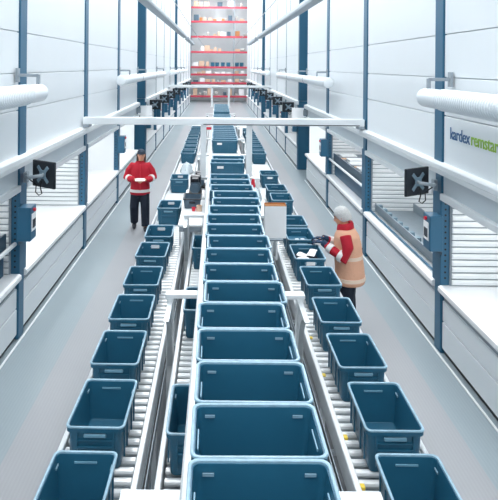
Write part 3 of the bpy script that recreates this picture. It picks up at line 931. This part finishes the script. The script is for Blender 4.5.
def head(mb, c, tilt, sc=1.0):
    """skull, jaw, nose, ears, lips; faces -Y, tilted forward by tilt"""
    c = Vector(c)
    M_ = Matrix.Rotation(tilt, 3, 'X')
    T = lambda x, y, z: c + M_ @ Vector((x*sc, y*sc, z*sc))
    seg = 18
    secs = [(-0.115, -0.055, 0.030, 0.035), (-0.100, -0.035, 0.050, 0.060), (-0.06, -0.015, 0.064, 0.080), (-0.02, 0.0, 0.070, 0.090), (0.03, 0.005, 0.075, 0.098), (0.07, 0.01, 0.070, 0.092), (0.10, 0.012, 0.052, 0.070), (0.118, 0.012, 0.024, 0.032)]
    mb.rings([[T(rx*math.cos(2*math.pi*k/seg), cy + ry*math.sin(2*math.pi*k/seg), z) for k in range(seg)] for z, cy, rx, ry in secs])
    mb.tube([T(0, -0.088, 0.02), T(0, -0.102, -0.01), T(0, -0.112, -0.03), T(0, -0.092, -0.042)], [0.008*sc, 0.011*sc, 0.014*sc, 0.011*sc], 8)
    mb.tube([T(-0.024, -0.082, -0.066), T(0, -0.094, -0.064), T(0.024, -0.082, -0.066)], 0.008*sc, 8)
    for s in (-1, 1):
        e = T(s*0.074, 0.012, -0.008)
        mb.ball(e, 0.012*sc, 0.02*sc, 0.03*sc, 8, 6)
    return T

def eyes(T, parent, sc=1.0):
    for s in (-1, 1):
        p = T(s*0.031, -0.082, 0.006)
        MB().ball(p, 0.012*sc, 0.008*sc, 0.007*sc, 8, 6).build('eye', M_DARK, parent, True)
        b = MB().tube([T(s*0.014, -0.092, 0.028), T(s*0.034, -0.090, 0.034), T(s*0.054, -0.076, 0.028)], 0.005*sc, 6)
        b.build('eyebrow', M_HAIRB, parent, True)

# --- the man in the red jacket walks towards the camera
man = thing('person', 'man in red jacket and dark cap walking on the left, holding white paper', 'person', (-1.67, 12.72, 0), R(6))
bd = MB()
T = head(bd, (0.02, -0.045, 1.63), R(4), 1.02)
bd.tube([(0, 0.0, 1.40), (0.005, -0.01, 1.48), (0.015, -0.03, 1.56)], [0.062, 0.058, 0.056], 14)
ell(bd, [(0, 0, 0.86, 0.15, 0.11), (0, 0, 0.95, 0.165, 0.12), (0, 0, 1.08, 0.145, 0.105), (0, 0, 1.25, 0.165, 0.12), (0, 0, 1.38, 0.16, 0.11), (0, 0, 1.44, 0.10, 0.08)])
armL = [(0.165, 0.0, 1.405), (0.245, 0.02, 1.28), (0.295, 0.01, 1.135), (0.20, -0.16, 1.115), (0.105, -0.265, 1.12)]
armR = [(-0.165, 0.0, 1.405), (-0.245, 0.02, 1.28), (-0.295, 0.01, 1.135), (-0.20, -0.16, 1.125), (-0.095, -0.265, 1.13)]
for A in (armL, armR):
    bd.tube(A, [0.055, 0.05, 0.045, 0.038, 0.028], 12)
hand(bd, armL[-1], (-0.75, -0.55, -0.05), (0.2, -0.3, 0.9), 0.95, 1)
hand(bd, armR[-1], (0.75, -0.55, -0.05), (-0.2, -0.3, 0.9), 0.95, -1)
legL = [(0.09, 0.0, 0.90), (0.115, -0.10, 0.50), (0.125, -0.14, 0.09), (0.13, -0.14, 0.06)]
legR = [(-0.09, 0.0, 0.90), (-0.125, -0.02, 0.50), (-0.125, 0.13, 0.12), (-0.125, 0.14, 0.08)]
for A in (legL, legR):
    bd.tube(A, [0.085, 0.06, 0.045, 0.045], 12)
bd.tube([(0.13, -0.06, 0.05), (0.13, -0.16, 0.045), (0.135, -0.30, 0.03)], [0.036, 0.036, 0.026], 10)
bd.tube([(-0.125, 0.19, 0.09), (-0.125, 0.10, 0.06), (-0.125, -0.02, 0.035)], [0.036, 0.036, 0.026], 10)
remesh(bd, 'body', M_SKIN, man, 0.009, 2)
eyes(T, man)
jk = MB()
ell(jk, [(0, 0, 0.765, 0.215, 0.155), (0, 0, 0.80, 0.222, 0.16), (0, 0, 1.0, 0.205, 0.15), (0, 0, 1.2, 0.215, 0.155), (0, 0, 1.34, 0.205, 0.15), (0, 0, 1.42, 0.165, 0.125), (0, 0, 1.47, 0.105, 0.09), (0.004, -0.008, 1.505, 0.085, 0.08)])
for A in (armL, armR):
    B = [tuple(A[0]), tuple(A[1]), tuple(A[2]), tuple(A[3]), tuple((Vector(A[4])*0.85 + Vector(A[3])*0.15))]
    jk.tube([(B[0][0]*0.6, B[0][1], B[0][2]-0.03)] + B, [0.07, 0.078, 0.083, 0.083, 0.070, 0.055], 14)
jacket = remesh(jk, 'jacket', M_RED, man, 0.013, 4)
band = MB()
band.rings([[(rx*math.cos(2*math.pi*k/28), ry*math.sin(2*math.pi*k/28), z) for k in range(28)] for z, rx, ry in ((0.825, 0.222, 0.162), (0.825, 0.230, 0.170), (0.885, 0.224, 0.166), (0.885, 0.214, 0.157), (0.825, 0.222, 0.162))], False, False)
band.build('reflective_band', M_REFL, jacket, True)
for A in (armL, armR):
    a, b = Vector(A[2]), Vector(A[3])
    MB().tube([a.lerp(b, 0.40), a.lerp(b, 0.78)], 0.083, 16).build('reflective_band', M_REFL, jacket, True)
MB().box(-0.008, 0.008, -0.166, -0.150, 0.80, 1.44).build('zip', M_REDP, jacket)
tr = MB()
ell(tr, [(0, 0, 0.72, 0.19, 0.135), (0, 0, 0.80, 0.195, 0.14), (0, 0, 0.95, 0.18, 0.13)])
for A in (legL, legR):
    tr.tube([(A[0][0], A[0][1], 0.86), A[1], (A[2][0], A[2][1], A[2][2]+0.0)], [(0.108, 0.115), 0.10, 0.088], 14)
remesh(tr, 'trousers', M_NAVY, man, 0.013, 4)
for (ax, ay, az, bx_, by_, bz_) in ((0.13, -0.03, 0.045, 0.135, -0.31, 0.035), (-0.125, 0.20, 0.075, -0.125, -0.05, 0.035)):
    s_ = MB().tube([(ax, ay, az), ((ax+bx_)/2, (ay+by_)/2, max(0.045, (az+bz_)/2)), (bx_, by_, bz_)], [(0.046, 0.044), (0.052, 0.045), (0.036, 0.030)], 14)
    remesh(s_, 'shoe', M_SHOE, man, 0.012, 2)
# cap with peak, hair at the sides
cp = MB()
loops = []
for z, r_ in ((0.028, 1.0), (0.06, 0.99), (0.09, 0.86), (0.115, 0.60), (0.128, 0.2)):
    loops.append([T(0.086*r_*math.cos(2*math.pi*k/20), 0.006 + 0.108*r_*math.sin(2*math.pi*k/20), z) for k in range(20)])
cp.rings(loops)
capo = cp.build('cap', M_CAP, man, True)
pk = []
for th in (0.0, 0.012):
    pk.append([T(0.075*math.cos(math.pi + math.pi*k/10), -0.075 + 0.06*math.sin(math.pi + math.pi*k/10), 0.040+th) for k in range(11)])
MB().rings(pk).build('peak', M_CAP, capo, True)
hr = MB()
for s in (-1, 1):
    hr.tube([T(s*0.074, 0.03, 0.03), T(s*0.080, 0.02, -0.04), T(s*0.078, 0.0, -0.10), T(s*0.075, -0.02, -0.15)], [0.022, 0.024, 0.022, 0.012], 10)
hr.tube([T(-0.06, 0.08, 0.02), T(0, 0.10, 0.0), T(0.06, 0.08, 0.02)], 0.03, 10)
hr.build('hair', M_HAIRB, man, True)
# paper he holds
pp = sheet('paper_sheet', 'white paper held in both hands by the man in red', -1.655+0.03, 12.72-0.37, 1.150, 0.20, 0.13, R(6), R(16))

# --- the woman in the beige vest reaches into a bin
wom = thing('person', 'person with grey hair in beige vest and red sleeves reaching into a bin', 'person', (1.80, 7.80, 0), R(-108))
bd = MB()
T = head(bd, (0.0, -0.10, 1.575), R(20), 0.98)
bd.tube([(0, -0.02, 1.36), (0, -0.04, 1.44), (0, -0.075, 1.51)], [0.060, 0.056, 0.055], 14)
ell(bd, [(0, 0.02, 0.84, 0.16, 0.13), (0, 0.01, 0.95, 0.165, 0.13), (0, 0, 1.08, 0.15, 0.12), (0, -0.02, 1.25, 0.16, 0.125), (0, -0.03, 1.36, 0.155, 0.11), (0, -0.03, 1.42, 0.10, 0.08)])
armL = [(0.165, -0.03, 1.365), (0.215, 0.01, 1.22), (0.235, -0.03, 1.08), (0.19, -0.19, 1.16), (0.13, -0.33, 1.235)]
armR = [(-0.165, -0.03, 1.365), (-0.215, -0.01, 1.22), (-0.225, -0.07, 1.10), (-0.16, -0.23, 1.17), (-0.06, -0.35, 1.24)]
for A in (armL, armR):
    bd.tube(A, [0.055, 0.05, 0.044, 0.037, 0.028], 12)
hand(bd, armL[-1], (-0.2, -0.8, 0.0), (0.2, -0.1, 1), 0.92, 1)
hand(bd, armR[-1], (0.2, -0.8, 0.0), (-0.2, -0.1, 1), 0.92, -1)
for s in (-1, 1):
    bd.tube([(s*0.09, 0.01, 0.90), (s*0.10, -0.01, 0.50), (s*0.10, 0.02, 0.09), (s*0.10, 0.02, 0.06)], [0.088, 0.06, 0.045, 0.045], 12)
    bd.tube([(s*0.10, 0.07, 0.05), (s*0.105, -0.03, 0.045), (s*0.115, -0.15, 0.03)], [0.036, 0.036, 0.026], 10)
remesh(bd, 'body', M_SKIN, wom, 0.009, 2)
eyes(T, wom)
for A, dd, uu, th in ((armL, (-0.2, -0.8, 0.0), (0.2, -0.1, 1), 1), (armR, (0.2, -0.8, 0.0), (-0.2, -0.1, 1), -1)):
    gl = MB(); hand(gl, Vector(A[-1]) + Vector((0, 0.004, 0)), dd, uu, 1.0, th)
    remesh(gl, 'glove', M_GLOVE, wom, 0.007, 1)
# red sleeves and collar
sl = MB()
for A in (armL, armR):
    B = [A[0], A[1], A[2], A[3], tuple(Vector(A[4])*0.7 + Vector(A[3])*0.3)]
    sl.tube(B, [0.078, 0.078, 0.074, 0.062, 0.05], 14)
ell(sl, [(0, -0.015, 1.0, 0.175, 0.14), (0, -0.02, 1.25, 0.18, 0.14), (0, -0.03, 1.36, 0.175, 0.125), (0, -0.035, 1.42, 0.115, 0.10)])
pull = remesh(sl, 'pullover', M_RED, wom, 0.013, 4)
for A in (armL, armR):
    a, b = Vector(A[2]), Vector(A[3])
    MB().tube([a.lerp(b, 0.15), a.lerp(b, 0.50)], [0.079, 0.076], 16).build('reflective_band', M_REFL, pull, True)
    b, c = Vector(A[3]), Vector(A[4])
    MB().tube([b.lerp(c, 0.05), b.lerp(c, 0.45)], [0.070, 0.062], 16).build('reflective_band', M_REFL, pull, True)
    MB().tube([b.lerp(c, 0.55), b.lerp(c, 1.0)], [0.050, 0.044], 14).build('cuff', M_GLOVE, pull, True)
cl = MB()
loops = []
for q, (rr, z) in enumerate(((0.095, 1.395), (0.125, 1.415), (0.118, 1.47), (0.098, 1.50), (0.078, 1.485), (0.078, 1.41), (0.095, 1.395))):
    loops.append([(rr*math.cos(2*math.pi*k/22), -0.045 + rr*0.92*math.sin(2*math.pi*k/22), z - 0.02*math.sin(2*math.pi*k/22)*-1) for k in range(22)])
cl.rings(loops, False, False)
cl.build('scarf', M_RED, wom, True)
# beige vest
vs = MB()
ell(vs, [(0, 0.02, 0.70, 0.225, 0.195), (0, 0.02, 0.74, 0.235, 0.205), (0, 0.015, 0.90, 0.222, 0.195), (0, 0.0, 1.05, 0.215, 0.19), (0, -0.015, 1.22, 0.220, 0.185), (0, -0.025, 1.33, 0.215, 0.165), (0, -0.03, 1.39, 0.175, 0.13), (0, -0.03, 1.425, 0.12, 0.11)], 28)
vest = remesh(vs, 'vest', M_BEIGE, wom, 0.013, 4)
for z0, z1, e0, e1 in ((0.755, 0.80, (0.02, 0.236, 0.206), (0.018, 0.231, 0.202)), (1.04, 1.085, (0.0, 0.216, 0.191), (-0.004, 0.216, 0.190))):
    MB().rings([[(rx*math.cos(2*math.pi*k/30), cy + ry*math.sin(2*math.pi*k/30), z) for k in range(30)] for z, (cy, rx, ry), d in ()] or
               [[((rx+d)*math.cos(2*math.pi*k/30), cy + (ry+d)*math.sin(2*math.pi*k/30), z) for k in range(30)] for z, (cy, rx, ry), d in ((z0, e0, -0.004), (z0, e0, 0.004), (z1, e1, 0.004), (z1, e1, -0.004), (z0, e0, -0.004))], False, False).build('reflective_band', M_VBAND, vest, True)
tr = MB()
ell(tr, [(0, 0.02, 0.74, 0.19, 0.15), (0, 0.02, 0.82, 0.195, 0.155), (0, 0.01, 0.95, 0.18, 0.14)])
for s in (-1, 1):
    tr.tube([(s*0.09, 0.01, 0.86), (s*0.10, -0.01, 0.50), (s*0.10, 0.02, 0.07)], [(0.11, 0.135), (0.10, 0.115), 0.09], 14)
remesh(tr, 'trousers', M_NAVY, wom, 0.013, 4)
for s in (-1, 1):
    s_ = MB().tube([(s*0.10, 0.09, 0.045), (s*0.105, -0.03, 0.048), (s*0.115, -0.17, 0.033)], [(0.046, 0.044), (0.050, 0.045), (0.036, 0.030)], 14)
    remesh(s_, 'shoe', M_SHOE, wom, 0.012, 2)
# short grey hair
hm = MB()
seg = 22
loops = []
rnd = random.Random(4)
for z, r_, cy in ((-0.075, 0.72, 0.05), (-0.05, 0.92, 0.04), (0.0, 1.04, 0.030), (0.05, 1.06, 0.020), (0.095, 0.92, 0.014), (0.125, 0.62, 0.012), (0.14, 0.2, 0.012)):
    lp = []
    for k in range(seg):
        a = 2*math.pi*k/seg
        q = r_ * rnd.uniform(0.97, 1.05)
        y_ = cy + 0.103*q*math.sin(a)
        lim = -0.035 if z < 0.0 else (-0.07 if z < 0.045 else -1)
        y_ = max(y_, lim)
        lp.append(T(0.087*q*math.cos(a), y_, z))
    loops.append(lp)
hm.rings(loops)
remesh(hm, 'hair', M_HAIRG, wom, 0.009, 2)

# dark crate on the near cover plate
t = thing('dark_crate', 'small dark crate with handles on the left white cover plate behind the tape roll', 'crate', (-0.39, 9.72, 1.242))
MB().rings([rrect(0.125, 0.19, 0.02, 0.0), rrect(0.145, 0.215, 0.025, 0.15), rrect(0.135, 0.205, 0.022, 0.15), rrect(0.115, 0.18, 0.02, 0.012)]).build('body', M_TRAY, t, True)
MB().rings([rrect(0.143, 0.213, 0.025, 0.15), rrect(0.158, 0.228, 0.03, 0.15), rrect(0.158, 0.228, 0.03, 0.165), rrect(0.138, 0.208, 0.025, 0.165), rrect(0.143, 0.213, 0.025, 0.15)], False, False).build('rim', M_DARK, t, True)
for s_ in (-1, 1):
    MB().box(-0.05, 0.05, s_*0.206, s_*0.220, 0.09, 0.115, 0.003, 1).build('handle', M_DARK, t)

# white boxes standing in the tray of the third right machine
X = mirror(1)
for k in range(8):
    yy = RY[2] + 0.40 + (RY[3] - RY[2] - 0.62) * (k + 0.5) / 8
    t = thing('parts_box', 'white parts box, %s from the near end of the third right raised machine tray' % ordinal(k), 'box', (X(0.36 + 0.05*(k % 2)), yy, 1.243), 0, 'boxes in the machine tray')
    MB().rings([rrect(0.17, 0.14, 0.015, 0.0), rrect(0.19, 0.155, 0.015, 0.14 + 0.03*(k % 3)), rrect(0.18, 0.145, 0.012, 0.14 + 0.03*(k % 3)), rrect(0.165, 0.13, 0.01, 0.02)]).build('body', M_WHITE if k % 3 else M_CREAM, t)
    MB().box(-0.193, -0.186, -0.05, 0.05, 0.10, 0.125).build('label_holder', M_GREY, t)
